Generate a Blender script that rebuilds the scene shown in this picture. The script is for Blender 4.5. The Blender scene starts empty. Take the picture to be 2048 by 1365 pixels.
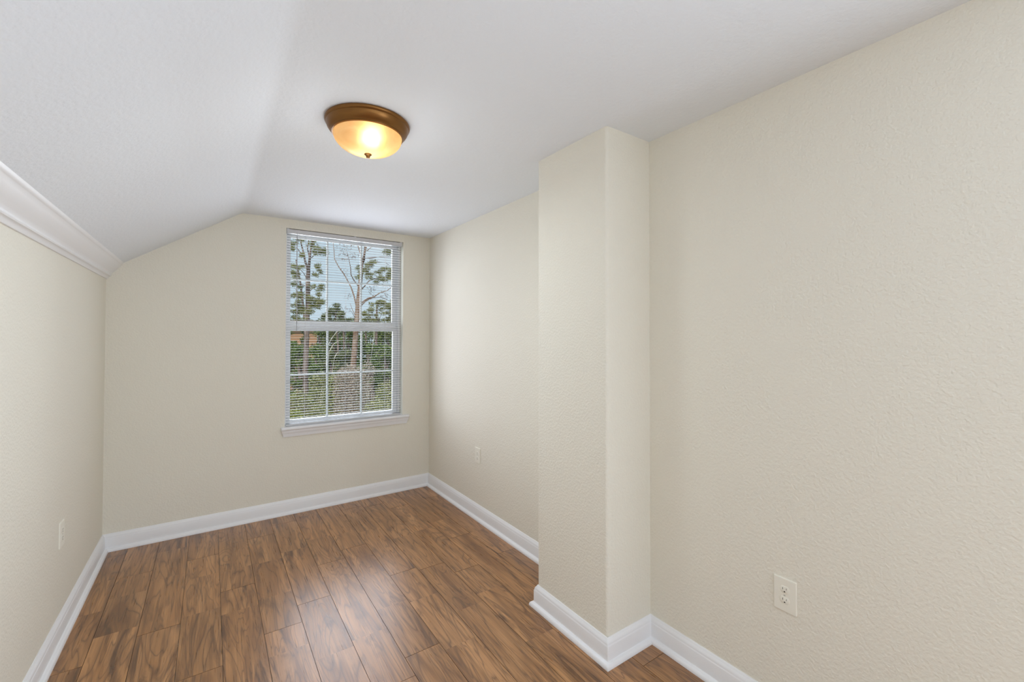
import bpy, bmesh, math, random
from math import sin, cos, pi, sqrt
from mathutils import Vector, Matrix

S = bpy.context.scene
COL = S.collection

# ------------------------------------------------------------------ room measures (metres)
H = 2.44                      # flat ceiling height
XL, XR, XC = -0.597, 1.786, 1.485   # left wall, right wall, face of the pillar
D = 4.046                     # window wall
Y1, Y2 = 1.397, 1.902         # pillar, near and far side
YB = -3.6                    # wall behind the camera
XK, SL = 0.194, 0.658         # crease of the ceiling, slope to the left of it
WX0, WX1, WZ0, WZ1 = 0.508, 1.515, 0.700, 2.367   # window opening
TB = 0.115                    # baseboard height

# ------------------------------------------------------------------ camera
FPX, TH, PI_, RO, V0, HC = 875.2, 0.60246, 0.01455, 0.00141, 657.6, 1.479
_R = Vector((cos(TH), -sin(TH), 0)); _F0 = Vector((sin(TH), cos(TH), 0)); _Z = Vector((0, 0, 1))
_F = _F0*cos(PI_) + _Z*sin(PI_); _U0 = -_F0*sin(PI_) + _Z*cos(PI_)
_RT = _R*cos(RO) + _U0*sin(RO); _UP = -_R*sin(RO) + _U0*cos(RO)
EYE = Vector((0, 0, HC))
cam = bpy.data.cameras.new('camera')
cam.sensor_fit = 'HORIZONTAL'; cam.sensor_width = 36.0; cam.lens = 36.0*FPX/2048
cam.shift_y = (V0-682.5)/2048; cam.clip_start = 0.02; cam.clip_end = 500
camo = bpy.data.objects.new('camera', cam); COL.objects.link(camo)
m3 = Matrix((_RT, _UP, -_F)).transposed().to_4x4(); m3.translation = EYE
camo.matrix_world = m3
S.camera = camo

def at(u, v, Y):
    """world point at depth Y on the sight line of photo pixel (u, v)"""
    d = _F + _RT*((u-1024)/FPX) - _UP*((v-V0)/FPX)
    return EYE + d*(Y/d.y)

# ------------------------------------------------------------------ world, sun, lights, exposure
S.view_settings.view_transform = 'Standard'
S.view_settings.look = 'None'
S.view_settings.exposure = -0.08
S.view_settings.gamma = 1.0
S.view_settings.use_curve_mapping = False
S.cycles.use_denoising = True
S.cycles.max_bounces = 14
S.cycles.diffuse_bounces = 9
S.cycles.transparent_max_bounces = 12
S.cycles.sample_clamp_indirect = 6.0

wd = bpy.data.worlds.new('sky'); S.world = wd; wd.use_nodes = True
nt = wd.node_tree; nt.nodes.clear()
wo = nt.nodes.new('ShaderNodeOutputWorld'); bg = nt.nodes.new('ShaderNodeBackground')
tc = nt.nodes.new('ShaderNodeTexCoord'); nz = nt.nodes.new('ShaderNodeTexNoise'); cr = nt.nodes.new('ShaderNodeValToRGB')
nz.inputs['Scale'].default_value = 2.2; nz.inputs['Detail'].default_value = 5
cr.color_ramp.elements[0].position = 0.42; cr.color_ramp.elements[0].color = (0.59, 0.73, 0.84, 1)
cr.color_ramp.elements[1].position = 0.64; cr.color_ramp.elements[1].color = (0.78, 0.86, 0.93, 1)
nt.links.new(tc.outputs['Generated'], nz.inputs['Vector']); nt.links.new(nz.outputs['Fac'], cr.inputs['Fac'])
nt.links.new(cr.outputs['Color'], bg.inputs['Color']); bg.inputs['Strength'].default_value = 1.0
nt.links.new(bg.outputs['Background'], wo.inputs['Surface'])

sun = bpy.data.lights.new('sun', 'SUN'); sun.energy = 3.3; sun.angle = 0.05; sun.color = (1.0, 0.95, 0.86)
suno = bpy.data.objects.new('sun', sun); COL.objects.link(suno)
suno.rotation_euler = Vector((0.55, 0.62, -0.75)).to_track_quat('-Z', 'Y').to_euler()

def area_lamp(name, loc, d, w, h, watts, color):
    l = bpy.data.lights.new(name, 'AREA'); l.shape = 'RECTANGLE'; l.size = w; l.size_y = h; l.energy = watts; l.color = color
    o = bpy.data.objects.new(name, l); COL.objects.link(o); o.location = loc
    o.rotation_euler = Vector(d).to_track_quat('-Z', 'Z').to_euler(); return l
# sky light at the window; last two lamps are added fill behind the camera
area_lamp('daylight_at_window', (1.01, D-0.045, 1.47), (0, -1, 0), 0.98, 1.40, 9.6, (0.88, 0.89, 1.0))
area_lamp('open_sky', (1.01, D+2.2, 2.1), (0, -1, -0.1), 3.6, 3.0, 320.0, (0.87, 0.91, 1.0))
area_lamp('fill_lamp_side', (XR+0.03, -1.0, 1.27), (-1, 0, 0), 1.12, 1.46, 76.0, (0.76, 0.85, 1.0))
area_lamp('fill_lamp_rear', (0.6, YB-0.02, 1.35), (0, 1, 0), 1.5, 1.3, 29.0, (0.80, 0.87, 1.0))

# ------------------------------------------------------------------ materials
def mat(name, color=(0.8, 0.8, 0.8), rough=0.5, spec=0.5, metal=0.0):
    m = bpy.data.materials.new(name); m.use_nodes = True
    b = m.node_tree.nodes['Principled BSDF']
    b.inputs['Base Color'].default_value = (*color, 1); b.inputs['Roughness'].default_value = rough
    b.inputs['Specular IOR Level'].default_value = spec; b.inputs['Metallic'].default_value = metal
    return m, m.node_tree, b

def N(t, kind, **kw):
    n = t.nodes.new(kind)
    for k, v in kw.items(): setattr(n, k, v)
    return n

def bumpy(t, b, scale, strength, dist, detail=2.0, lo=0.35, hi=0.65):
    c = N(t, 'ShaderNodeTexCoord'); n = N(t, 'ShaderNodeTexNoise'); r = N(t, 'ShaderNodeMapRange'); bp = N(t, 'ShaderNodeBump')
    n.inputs['Scale'].default_value = scale; n.inputs['Detail'].default_value = detail
    r.inputs['From Min'].default_value = lo; r.inputs['From Max'].default_value = hi
    bp.inputs['Strength'].default_value = strength; bp.inputs['Distance'].default_value = dist
    t.links.new(c.outputs['Object'], n.inputs['Vector']); t.links.new(n.outputs['Fac'], r.inputs['Value'])
    t.links.new(r.outputs['Result'], bp.inputs['Height']); t.links.new(bp.outputs['Normal'], b.inputs['Normal'])

WALLC = (0.775, 0.748, 0.658)
m_wall, t, b = mat('wall_paint', WALLC, 0.75, 0.25); bumpy(t, b, 95, 0.42, 0.0020, 1.5)
m_ceil, t, b = mat('ceiling_paint', (0.785, 0.824, 0.868), 0.85, 0.2); bumpy(t, b, 60, 0.35, 0.002, 2.5)
m_trim, t, b = mat('white_trim_paint', (0.82, 0.825, 0.84), 0.38, 0.4)
m_vinyl, t, b = mat('white_vinyl', (0.95, 0.95, 0.955), 0.35, 0.5)
m_rail, t, b = mat('blind_rail_grey', (0.58, 0.585, 0.60), 0.4, 0.4)
m_cord, t, b = mat('blind_cord', (0.74, 0.74, 0.74), 0.8, 0.2)
m_wand, t, b = mat('clear_plastic_wand', (0.42, 0.43, 0.44), 0.2, 0.5)
m_ivory, t, b = mat('ivory_plastic', (0.82, 0.80, 0.71), 0.45, 0.3)
m_dark, t, b = mat('dark_slot', (0.03, 0.028, 0.025), 0.6, 0.2)
m_screw, t, b = mat('painted_screw', (0.6, 0.58, 0.5), 0.35, 0.5)
m_patch, t, b = mat('pale_patch', (0.76, 0.74, 0.66), 0.8, 0.2)
m_latch, t, b = mat('latch_grey', (0.6, 0.6, 0.62), 0.4, 0.4)

# slats: thin white plastic, colour greyed to stand for backlit shade, a little translucent
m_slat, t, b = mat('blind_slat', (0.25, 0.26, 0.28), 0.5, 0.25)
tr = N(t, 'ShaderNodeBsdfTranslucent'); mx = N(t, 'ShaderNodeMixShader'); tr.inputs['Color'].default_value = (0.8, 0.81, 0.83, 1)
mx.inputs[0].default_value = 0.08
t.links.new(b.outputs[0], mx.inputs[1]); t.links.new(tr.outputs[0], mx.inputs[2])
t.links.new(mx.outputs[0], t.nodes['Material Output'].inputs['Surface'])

# window glass
m_glass = bpy.data.materials.new('window_glass'); m_glass.use_nodes = True; t = m_glass.node_tree; t.nodes.clear()
o = N(t, 'ShaderNodeOutputMaterial'); g = N(t, 'ShaderNodeBsdfGlossy'); tp = N(t, 'ShaderNodeBsdfTransparent')
fr = N(t, 'ShaderNodeFresnel'); mx = N(t, 'ShaderNodeMixShader'); g.inputs['Roughness'].default_value = 0.0
fr.inputs['IOR'].default_value = 1.01; tp.inputs['Color'].default_value = (0.97, 0.985, 0.98, 1)
t.links.new(fr.outputs[0], mx.inputs[0]); t.links.new(tp.outputs[0], mx.inputs[1]); t.links.new(g.outputs[0], mx.inputs[2])
t.links.new(mx.outputs[0], o.inputs['Surface'])

# antique bronze of the lamp, brushed
m_bronze, t, b = mat('antique_bronze', (0.21, 0.095, 0.024), 0.36, 0.5, 0.8); bumpy(t, b, 250, 0.08, 0.0005)

# alabaster glass bowl: lets the bulb through
m_bowl = bpy.data.materials.new('amber_glass_bowl'); m_bowl.use_nodes = True; t = m_bowl.node_tree; t.nodes.clear()
o = N(t, 'ShaderNodeOutputMaterial'); tl = N(t, 'ShaderNodeBsdfTranslucent'); df = N(t, 'ShaderNodeBsdfDiffuse'); gl = N(t, 'ShaderNodeBsdfGlossy')
c = N(t, 'ShaderNodeTexCoord'); n = N(t, 'ShaderNodeTexNoise'); r = N(t, 'ShaderNodeValToRGB')
n.inputs['Scale'].default_value = 9; n.inputs['Detail'].default_value = 4; n.inputs['Distortion'].default_value = 1.2
r.color_ramp.elements[0].color = (0.82, 0.58, 0.29, 1); r.color_ramp.elements[1].color = (0.90, 0.72, 0.44, 1)
r.color_ramp.elements[0].position = 0.3; r.color_ramp.elements[1].position = 0.7
t.links.new(c.outputs['Object'], n.inputs['Vector']); t.links.new(n.outputs['Fac'], r.inputs['Fac'])
t.links.new(r.outputs['Color'], tl.inputs['Color']); t.links.new(r.outputs['Color'], df.inputs['Color'])
m1 = N(t, 'ShaderNodeMixShader'); m2 = N(t, 'ShaderNodeMixShader'); m1.inputs[0].default_value = 0.6; m2.inputs[0].default_value = 0.05
gl.inputs['Roughness'].default_value = 0.2
t.links.new(df.outputs[0], m1.inputs[1]); t.links.new(tl.outputs[0], m1.inputs[2])
rf = N(t, 'ShaderNodeBsdfRefraction'); rf.inputs['IOR'].default_value = 1.3; rf.inputs['Roughness'].default_value = 1.0; t.links.new(r.outputs['Color'], rf.inputs['Color'])
m3_ = N(t, 'ShaderNodeMixShader'); m3_.inputs[0].default_value = 0.35; t.links.new(m1.outputs[0], m3_.inputs[1]); t.links.new(rf.outputs[0], m3_.inputs[2])
t.links.new(m3_.outputs[0], m2.inputs[1]); t.links.new(gl.outputs[0], m2.inputs[2]); t.links.new(m2.outputs[0], o.inputs['Surface'])

m_bulb = bpy.data.materials.new('bulb_glow'); m_bulb.use_nodes = True; t = m_bulb.node_tree; t.nodes.clear()
o = N(t, 'ShaderNodeOutputMaterial'); e = N(t, 'ShaderNodeEmission'); e.inputs['Color'].default_value = (1, 0.8, 0.5, 1)
e.inputs['Strength'].default_value = 60.0; t.links.new(e.outputs[0], o.inputs['Surface'])

# wood laminate: every plank shifts the figure by its own random vector
m_floor, t, b = mat('walnut_laminate', (0.2, 0.1, 0.05), 0.3, 0.88)
tc = N(t, 'ShaderNodeTexCoord'); pa = N(t, 'ShaderNodeAttribute', attribute_name='plank_shift')
ad = N(t, 'ShaderNodeVectorMath', operation='ADD')
t.links.new(tc.outputs['Object'], ad.inputs[0]); t.links.new(pa.outputs['Vector'], ad.inputs[1])
def scaled(x, y, z=1.0):
    mm = N(t, 'ShaderNodeVectorMath', operation='MULTIPLY'); mm.inputs[1].default_value = (x, y, z)
    t.links.new(ad.outputs[0], mm.inputs[0]); return mm.outputs[0]
def noise(vec, scale, detail, rough, dist):
    n = N(t, 'ShaderNodeTexNoise'); n.inputs['Scale'].default_value = scale; n.inputs['Detail'].default_value = detail
    n.inputs['Roughness'].default_value = rough; n.inputs['Distortion'].default_value = dist
    t.links.new(vec, n.inputs['Vector']); return n.outputs['Fac']
def math_(op, a, bb=None, c=None, clamp=False):
    n = N(t, 'ShaderNodeMath', operation=op); n.use_clamp = clamp
    for i, v in enumerate((a, bb, c)):
        if v is None: continue
        if isinstance(v, (int, float)): n.inputs[i].default_value = v
        else: t.links.new(v, n.inputs[i])
    return n.outputs[0]
def ramp(fac, els):
    r = N(t, 'ShaderNodeValToRGB'); cr = r.color_ramp
    while len(cr.elements) < len(els): cr.elements.new(0.5)
    for el, (p, c) in zip(cr.elements, els): el.position = p; el.color = (*c, 1)
    t.links.new(fac, r.inputs['Fac']); return r.outputs['Color']
def mix(fac, a, bb, blend='MIX'):
    n = N(t, 'ShaderNodeMix', data_type='RGBA', blend_type=blend)
    if isinstance(fac, (int, float)): n.inputs[0].default_value = fac
    else: t.links.new(fac, n.inputs[0])
    for i, v in ((6, a), (7, bb)):
        if isinstance(v, tuple): n.inputs[i].default_value = (*v, 1)
        else: t.links.new(v, n.inputs[i])
    return n.outputs[2]
fig = noise(scaled(5.6, 0.62), 1.0, 2.5, 0.55, 1.3)
rings = math_('PINGPONG', math_('MULTIPLY', fig, 13.0), 0.5)
rings = math_('MULTIPLY', rings, 2.0)
tone = noise(scaled(9.0, 1.1), 1.0, 3.0, 0.55, 1.2)
fibre = noise(scaled(170.0, 4.0), 1.0, 3.0, 0.6, 0.3)
dark = noise(scaled(10.0, 1.15), 1.0, 4.0, 0.6, 2.4)
streak = noise(scaled(38.0, 1.3), 1.0, 3.0, 0.6, 0.6)
base = ramp(tone, [(0.30, (0.215, 0.092, 0.029)), (0.45, (0.350, 0.166, 0.058)), (0.58, (0.430, 0.212, 0.080)), (0.74, (0.495, 0.254, 0.103))])
base = mix(math_('MULTIPLY', math_('POWER', math_('SUBTRACT', 1.0, rings), 5.0), 0.75), base, (0.095, 0.040, 0.016))
base = mix(math_('MULTIPLY', math_('SUBTRACT', streak, 0.50, clamp=True), 3.0, clamp=True), base, (0.17, 0.073, 0.024))
base = mix(math_('MULTIPLY', math_('SUBTRACT', dark, 0.52, clamp=True), 5.5, clamp=True), base, (0.105, 0.043, 0.015))
fb = N(t, 'ShaderNodeMapRange'); t.links.new(fibre, fb.inputs['Value'])
fb.inputs['From Min'].default_value = 0.3; fb.inputs['From Max'].default_value = 0.7; fb.inputs['To Min'].default_value = 0.80; fb.inputs['To Max'].default_value = 1.16
pt = N(t, 'ShaderNodeAttribute', attribute_name='plank_tone')
vv = N(t, 'ShaderNodeVectorMath', operation='SCALE'); t.links.new(base, vv.inputs[0])
t.links.new(math_('MULTIPLY', fb.outputs[0], pt.outputs['Fac']), vv.inputs['Scale'])
t.links.new(vv.outputs[0], b.inputs['Base Color'])
rr = N(t, 'ShaderNodeMapRange'); t.links.new(fibre, rr.inputs['Value'])
rr.inputs['To Min'].default_value = 0.24; rr.inputs['To Max'].default_value = 0.34
t.links.new(rr.outputs[0], b.inputs['Roughness']); b.inputs['IOR'].default_value = 1.52
bp = N(t, 'ShaderNodeBump'); bp.inputs['Strength'].default_value = 0.06; bp.inputs['Distance'].default_value = 0.0006
t.links.new(fibre, bp.inputs['Height']); t.links.new(bp.outputs[0], b.inputs['Normal'])

def leafmat(name, cols, rough=0.6, transl=0.25):
    m, t, b = mat(name, cols[0], rough, 0.2)
    a = N(t, 'ShaderNodeAttribute', attribute_name='leaf_tone'); r = N(t, 'ShaderNodeValToRGB'); cr = r.color_ramp
    while len(cr.elements) < len(cols): cr.elements.new(0.5)
    for i, (el, c) in enumerate(zip(cr.elements, cols)): el.position = i/(len(cols)-1); el.color = (*c, 1)
    t.links.new(a.outputs['Fac'], r.inputs['Fac']); t.links.new(r.outputs['Color'], b.inputs['Base Color'])
    tl = N(t, 'ShaderNodeBsdfTranslucent'); mx = N(t, 'ShaderNodeMixShader'); mx.inputs[0].default_value = transl
    t.links.new(r.outputs['Color'], tl.inputs['Color']); t.links.new(b.outputs[0], mx.inputs[1]); t.links.new(tl.outputs[0], mx.inputs[2])
    t.links.new(mx.outputs[0], t.nodes['Material Output'].inputs['Surface'])
    return m
m_needle = leafmat('pine_needles', [(0.13, 0.135, 0.06), (0.25, 0.26, 0.105), (0.40, 0.39, 0.17)])
m_needled = leafmat('dark_pine_needles', [(0.09, 0.115, 0.055), (0.17, 0.19, 0.085), (0.28, 0.29, 0.13)])
m_leaf = leafmat('green_leaves', [(0.06, 0.10, 0.028), (0.15, 0.21, 0.065), (0.32, 0.38, 0.14)])
m_yleaf = leafmat('yellow_green_leaves', [(0.15, 0.18, 0.05), (0.33, 0.35, 0.10), (0.50, 0.49, 0.17)])
m_oleaf = leafmat('olive_leaves', [(0.14, 0.15, 0.06), (0.32, 0.32, 0.14), (0.50, 0.48, 0.25)])
m_seed = leafmat('dry_seed_heads', [(0.22, 0.16, 0.12), (0.42, 0.34, 0.27), (0.62, 0.54, 0.45)])
m_bleaf = leafmat('brown_leaves', [(0.12, 0.08, 0.06), (0.22, 0.15, 0.12), (0.30, 0.21, 0.16)])
def barkmat(name, c0, c1):
    m, t, b = mat(name, c0, 0.9, 0.15)
    c = N(t, 'ShaderNodeTexCoord'); n = N(t, 'ShaderNodeTexNoise'); r = N(t, 'ShaderNodeValToRGB')
    n.inputs['Scale'].default_value = 5; n.inputs['Detail'].default_value = 5
    r.color_ramp.elements[0].color = (*c0, 1); r.color_ramp.elements[1].color = (*c1, 1)
    r.color_ramp.elements[0].position = 0.35; r.color_ramp.elements[1].position = 0.65
    t.links.new(c.outputs['Object'], n.inputs['Vector']); t.links.new(n.outputs['Fac'], r.inputs['Fac']); t.links.new(r.outputs['Color'], b.inputs['Base Color'])
    return m
m_bark = barkmat('pine_bark', (0.125, 0.092, 0.080), (0.27, 0.205, 0.175))
m_barkr = barkmat('red_pine_bark', (0.19, 0.115, 0.08), (0.33, 0.25, 0.20))
m_twig = barkmat('grey_twigs', (0.13, 0.105, 0.10), (0.22, 0.185, 0.17))
m_dry = barkmat('bleached_wood', (0.5, 0.46, 0.38), (0.65, 0.6, 0.5))
m_ground = barkmat('leaf_litter', (0.10, 0.11, 0.04), (0.25, 0.20, 0.11))
m_siding, t, b = mat('tan_siding', (0.52, 0.31, 0.19), 0.8, 0.2)
c = N(t, 'ShaderNodeTexCoord'); w = N(t, 'ShaderNodeTexWave'); w.bands_direction = 'Z'; w.inputs['Scale'].default_value = 1.6
r = N(t, 'ShaderNodeValToRGB'); r.color_ramp.elements[0].color = (0.30, 0.17, 0.10, 1); r.color_ramp.elements[1].color = (0.56, 0.33, 0.20, 1); r.color_ramp.elements[1].position = 0.25
t.links.new(c.outputs['Object'], w.inputs['Vector']); t.links.new(w.outputs['Fac'], r.inputs['Fac']); t.links.new(r.outputs['Color'], b.inputs['Base Color'])
m_roof, t, b = mat('grey_shingles', (0.16, 0.14, 0.13), 0.9, 0.2)
m_exterior, t, b = mat('exterior_siding', (0.5, 0.47, 0.4), 0.8, 0.2)

# ------------------------------------------------------------------ mesh helpers
class MB:
    def __init__(s): s.v = []; s.f = []; s.tone = []
    def add(s, vs, fs):
        o = len(s.v); s.v += [tuple(p) for p in vs]; s.f += [tuple(i+o for i in f) for f in fs]; return s
    def box(s, x0, x1, y0, y1, z0, z1):
        return s.add([(x0,y0,z0),(x1,y0,z0),(x1,y1,z0),(x0,y1,z0),(x0,y0,z1),(x1,y0,z1),(x1,y1,z1),(x0,y1,z1)],
                     [(0,3,2,1),(4,5,6,7),(0,1,5,4),(1,2,6,5),(2,3,7,6),(3,0,4,7)])
    def loft(s, rings, closed=True, caps=True):
        """rings: lists of points of equal length"""
        n = len(rings[0]); vs = [p for r in rings for p in r]; fs = []
        for i in range(len(rings)-1):
            for j in range(n if closed else n-1):
                a, b_ = i*n+j, i*n+(j+1) % n
                fs.append((a, b_, b_+n, a+n))
        if caps and closed:
            fs.append(tuple(range(n-1, -1, -1))); fs.append(tuple((len(rings)-1)*n+j for j in range(n)))
        return s.add(vs, fs)
    def lathe(s, prof, cx=0, cy=0, seg=64):
        n = len(prof); vs = []; fs = []
        for k in range(seg):
            a = 2*pi*k/seg
            vs += [(cx+r*cos(a), cy+r*sin(a), z) for r, z in prof]
        for k in range(seg):
            for i in range(n-1):
                a, b_ = k*n+i, ((k+1) % seg)*n+i
                fs.append((a, a+1, b_+1, b_))
        return s.add(vs, fs)
    def tube(s, pts, rad, seg=6):
        pts = [Vector(p) for p in pts]; rings = []
        for i, p in enumerate(pts):
            d = (pts[min(i+1, len(pts)-1)]-pts[max(i-1, 0)]).normalized()
            a = d.orthogonal().normalized() if abs(d.z) > 0.99 else d.cross(Vector((0, 0, 1))).normalized()
            b_ = d.cross(a); r = rad[i] if isinstance(rad, (list, tuple)) else rad
            rings.append([p + a*(r*cos(2*pi*k/seg)) + b_*(r*sin(2*pi*k/seg)) for k in range(seg)])
        return s.loft(rings)
    def build(s, name, m, parent=None, smooth=False, tone=False, kind=None, bevel=0, loc=None):
        me = bpy.data.meshes.new(name); me.from_pydata(s.v, [], s.f); me.validate(); me.update()
        if tone:
            at_ = me.attributes.new('leaf_tone', 'FLOAT', 'FACE')
            at_.data.foreach_set('value', s.tone if len(s.tone) == len(me.polygons) else [0.5]*len(me.polygons))
        bm = bmesh.new(); bm.from_mesh(me)
        if not tone: bmesh.ops.recalc_face_normals(bm, faces=bm.faces)
        if bevel: bmesh.ops.bevel(bm, geom=list(bm.edges), offset=bevel, segments=2, affect='EDGES', profile=0.6)
        bm.to_mesh(me); bm.free()
        if smooth:
            for p in me.polygons: p.use_smooth = True
            me.set_sharp_from_angle(angle=math.radians(38))
        o = bpy.data.objects.new(name, me); COL.objects.link(o)
        me.materials.append(m)
        if parent is not None: o.parent = parent
        if loc is not None: o.location = loc
        if kind: o['kind'] = kind
        return o

def tag(o, label, cat, group=None, kind=None):
    o['label'] = label; o['category'] = cat
    if group: o['group'] = group
    if kind: o['kind'] = kind
    return o

def empty(name, loc=(0, 0, 0), rz=0.0):
    o = bpy.data.objects.new(name, None); COL.objects.link(o); o.location = loc; o.rotation_euler = (0, 0, rz)
    o.empty_display_size = 0.1
    return o

# ------------------------------------------------------------------ floor of laminate planks
random.seed(4)
def build_floor():
    w, L, g = 0.1719, 1.21, 0.0010
    x_first = 0.2295
    known = {0: 2.485, 1: 2.647, 2: 3.03, 3: 1.943, 4: 2.652, -4: 3.545}
    mb = MB(); shifts = []; tones = []
    k0 = int(math.floor((XL-0.02-x_first)/w)); k1 = int(math.ceil((XR+0.02-x_first)/w))
    for k in range(k0, k1):
        xa, xb = max(x_first+k*w, XL-0.02), min(x_first+(k+1)*w, XR+0.02)
        j = known.get(k, random.uniform(0, L)); y = j
        while y > YB-0.05: y -= L
        while y < D+0.02:
            ya, yb = max(y, YB-0.02), min(y+L, D+0.02)
            if yb-ya > 0.01 and xb-xa > 0.01:
                X0, X1, Ya, Yb = xa+g, xb-g, ya+g, yb-g; cuts = [Ya]; q = y+random.uniform(0.25, 0.75)
                while q < Yb-0.06:      # the printed pattern changes along the plank
                    if q > Ya+0.06: cuts.append(q)
                    q += random.uniform(0.35, 0.8)
                cuts.append(Yb); n = len(cuts); vs = []
                for c_ in cuts: vs += [(X0,c_,0),(X1,c_,0)]
                vs += [(X0,Ya,-0.008),(X1,Ya,-0.008),(X1,Yb,-0.008),(X0,Yb,-0.008)]; z = 2*n
                fs = [(2*i, 2*i+1, 2*i+3, 2*i+2) for i in range(n-1)]
                fs += [(0, z, z+1, 1), (z-2, z-1, z+2, z+3), tuple([0]+list(range(2, z, 2))+[z+3, z]), tuple([z+1, z+2]+list(range(z-1, 0, -2)))]
                mb.add(vs, fs)
                for i in range(n-1):
                    shifts.append((random.uniform(-40, 40), random.uniform(-40, 40), random.uniform(-40, 40))); tones.append(random.uniform(0.90, 1.07))
                shifts += [shifts[-1]]*4; tones += [0.6]*4
            y += L
    mb.box(XL-0.02, XR+0.02, YB-0.02, D+0.02, -0.06, -0.006)
    shifts += [(0, 0, 0)]*6; tones += [0.35]*6
    me = bpy.data.meshes.new('floor'); me.from_pydata(mb.v, [], mb.f); me.update()
    a = me.attributes.new('plank_shift', 'FLOAT_VECTOR', 'FACE'); a.data.foreach_set('vector', [c for s in shifts for c in s])
    a = me.attributes.new('plank_tone', 'FLOAT', 'FACE'); a.data.foreach_set('value', tones)
    me.materials.append(m_floor)
    o = bpy.data.objects.new('floor', me); COL.objects.link(o)
    tag(o, 'brown swirl-grained wood laminate plank floor of the room', 'floor', kind='structure')
build_floor()

# ------------------------------------------------------------------ walls and ceiling
WT = 0.16
def slope_z(x): return H - SL*(XK-x)
mb = MB(); mb.box(XL-0.12, XL, YB-0.1, D, -0.06, slope_z(XL)+0.0)
tag(mb.build('wall_left', m_wall), 'low pale greige wall along the left under the sloped ceiling', 'wall', kind='structure')
SY0, SY1, SZ0, SZ1 = -1.6, -0.4, 0.50, 2.05      # added side window behind the camera, opening for a fill lamp
def slab(P4, Q4, off):
    """wall slab with a hole: outer and inner rectangles (4 points each), extruded by off"""
    a = [Vector(p) for p in P4]+[Vector(q) for q in Q4]; b_ = [p+Vector(off) for p in a]; fs = []
    for o, flip in ((0, False), (8, True)):
        for f in ((0,1,5,4),(1,2,6,5),(2,3,7,6),(3,0,4,7)): fs.append(tuple(i+o for i in (f[::-1] if flip else f)))
    for i, j in ((0,1),(1,2),(2,3),(3,0)): fs.append((i, j, j+8, i+8))
    for i, j in ((4,5),(5,6),(6,7),(7,4)): fs.append((i, i+8, j+8, j))
    return MB().add(a+b_, fs)
mb = slab([(XR,YB-0.1,-0.06),(XR,D,-0.06),(XR,D,H),(XR,YB-0.1,H)], [(XR,SY0,SZ0),(XR,SY1,SZ0),(XR,SY1,SZ1),(XR,SY0,SZ1)], (0.12, 0, 0))
tag(mb.build('wall_right', m_wall), 'tall greige painted wall on the right, running behind the pillar', 'wall', kind='structure')
RX0, RX1, RZ0, RZ1 = -0.2, 1.4, 0.65, 2.05        # added rear window, opening for a fill lamp
mb = slab([(XL-0.12,YB,-0.06),(XR+0.12,YB,-0.06),(XR+0.12,YB,H+0.1),(XL-0.12,YB,H+0.1)], [(RX0,YB,RZ0),(RX1,YB,RZ0),(RX1,YB,RZ1),(RX0,YB,RZ1)], (0, -0.12, 0))
tag(mb.build('wall_rear', m_wall), 'greige wall closing the room behind the camera', 'wall', kind='structure')
# window wall: slab with a hole
xa, xb, za, zb = XL-0.12, XR+0.12, -0.06, H+0.1
mb = slab([(xa,D,za),(xb,D,za),(xb,D,zb),(xa,D,zb)], [(WX0,D,WZ0-0.02),(WX1,D,WZ0-0.02),(WX1,D,WZ1),(WX0,D,WZ1)], (0, WT, 0))
tag(mb.build('wall_back', m_wall), 'greige end wall holding the window, its left top cut by the slope', 'wall', kind='structure')
# pillar with rounded corner beads
def rounded_plan():
    pts = [(XR, Y2)]
    r = 0.004
    for k in range(4):
        a = pi/2 + (pi/2)*k/3; pts.append((XC+r+r*cos(a), Y2-r+r*sin(a)))
    r = 0.016
    for k in range(9):
        a = pi + (pi/2)*k/8; pts.append((XC+r+r*cos(a), Y1+r+r*sin(a)))
    pts.append((XR, Y1)); return pts
pl = rounded_plan(); mb = MB()
mb.loft([[(x, y, -0.01) for x, y in pl], [(x, y, H) for x, y in pl]])
tag(mb.build('wall_pillar', m_wall, smooth=True), 'boxed-out greige pillar standing forward of the right wall', 'pillar', kind='structure')
# ceiling: flat part, rounded crease, slope
mb = MB(); sec = []
ang = math.atan(SL)
sec.append((XR+0.12, H))
for k in range(7):
    f = k/6; x = XK+0.03-0.06*f
    xx = (x-XK)/0.03
    sec.append((x, H - SL*0.03*((1-xx)**2)/4))
sec.append((XL-0.12, slope_z(XL-0.12)))
top = [(x, z+0.08) for x, z in sec][::-1]
sec = sec+top
mb.loft([[(x, y, z) for x, z in sec] for y in (YB-0.1, D+0.001)])
tag(mb.build('ceiling', m_ceil, smooth=True), 'white textured ceiling, flat on the right and sloping down on the left', 'ceiling', kind='structure')

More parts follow.
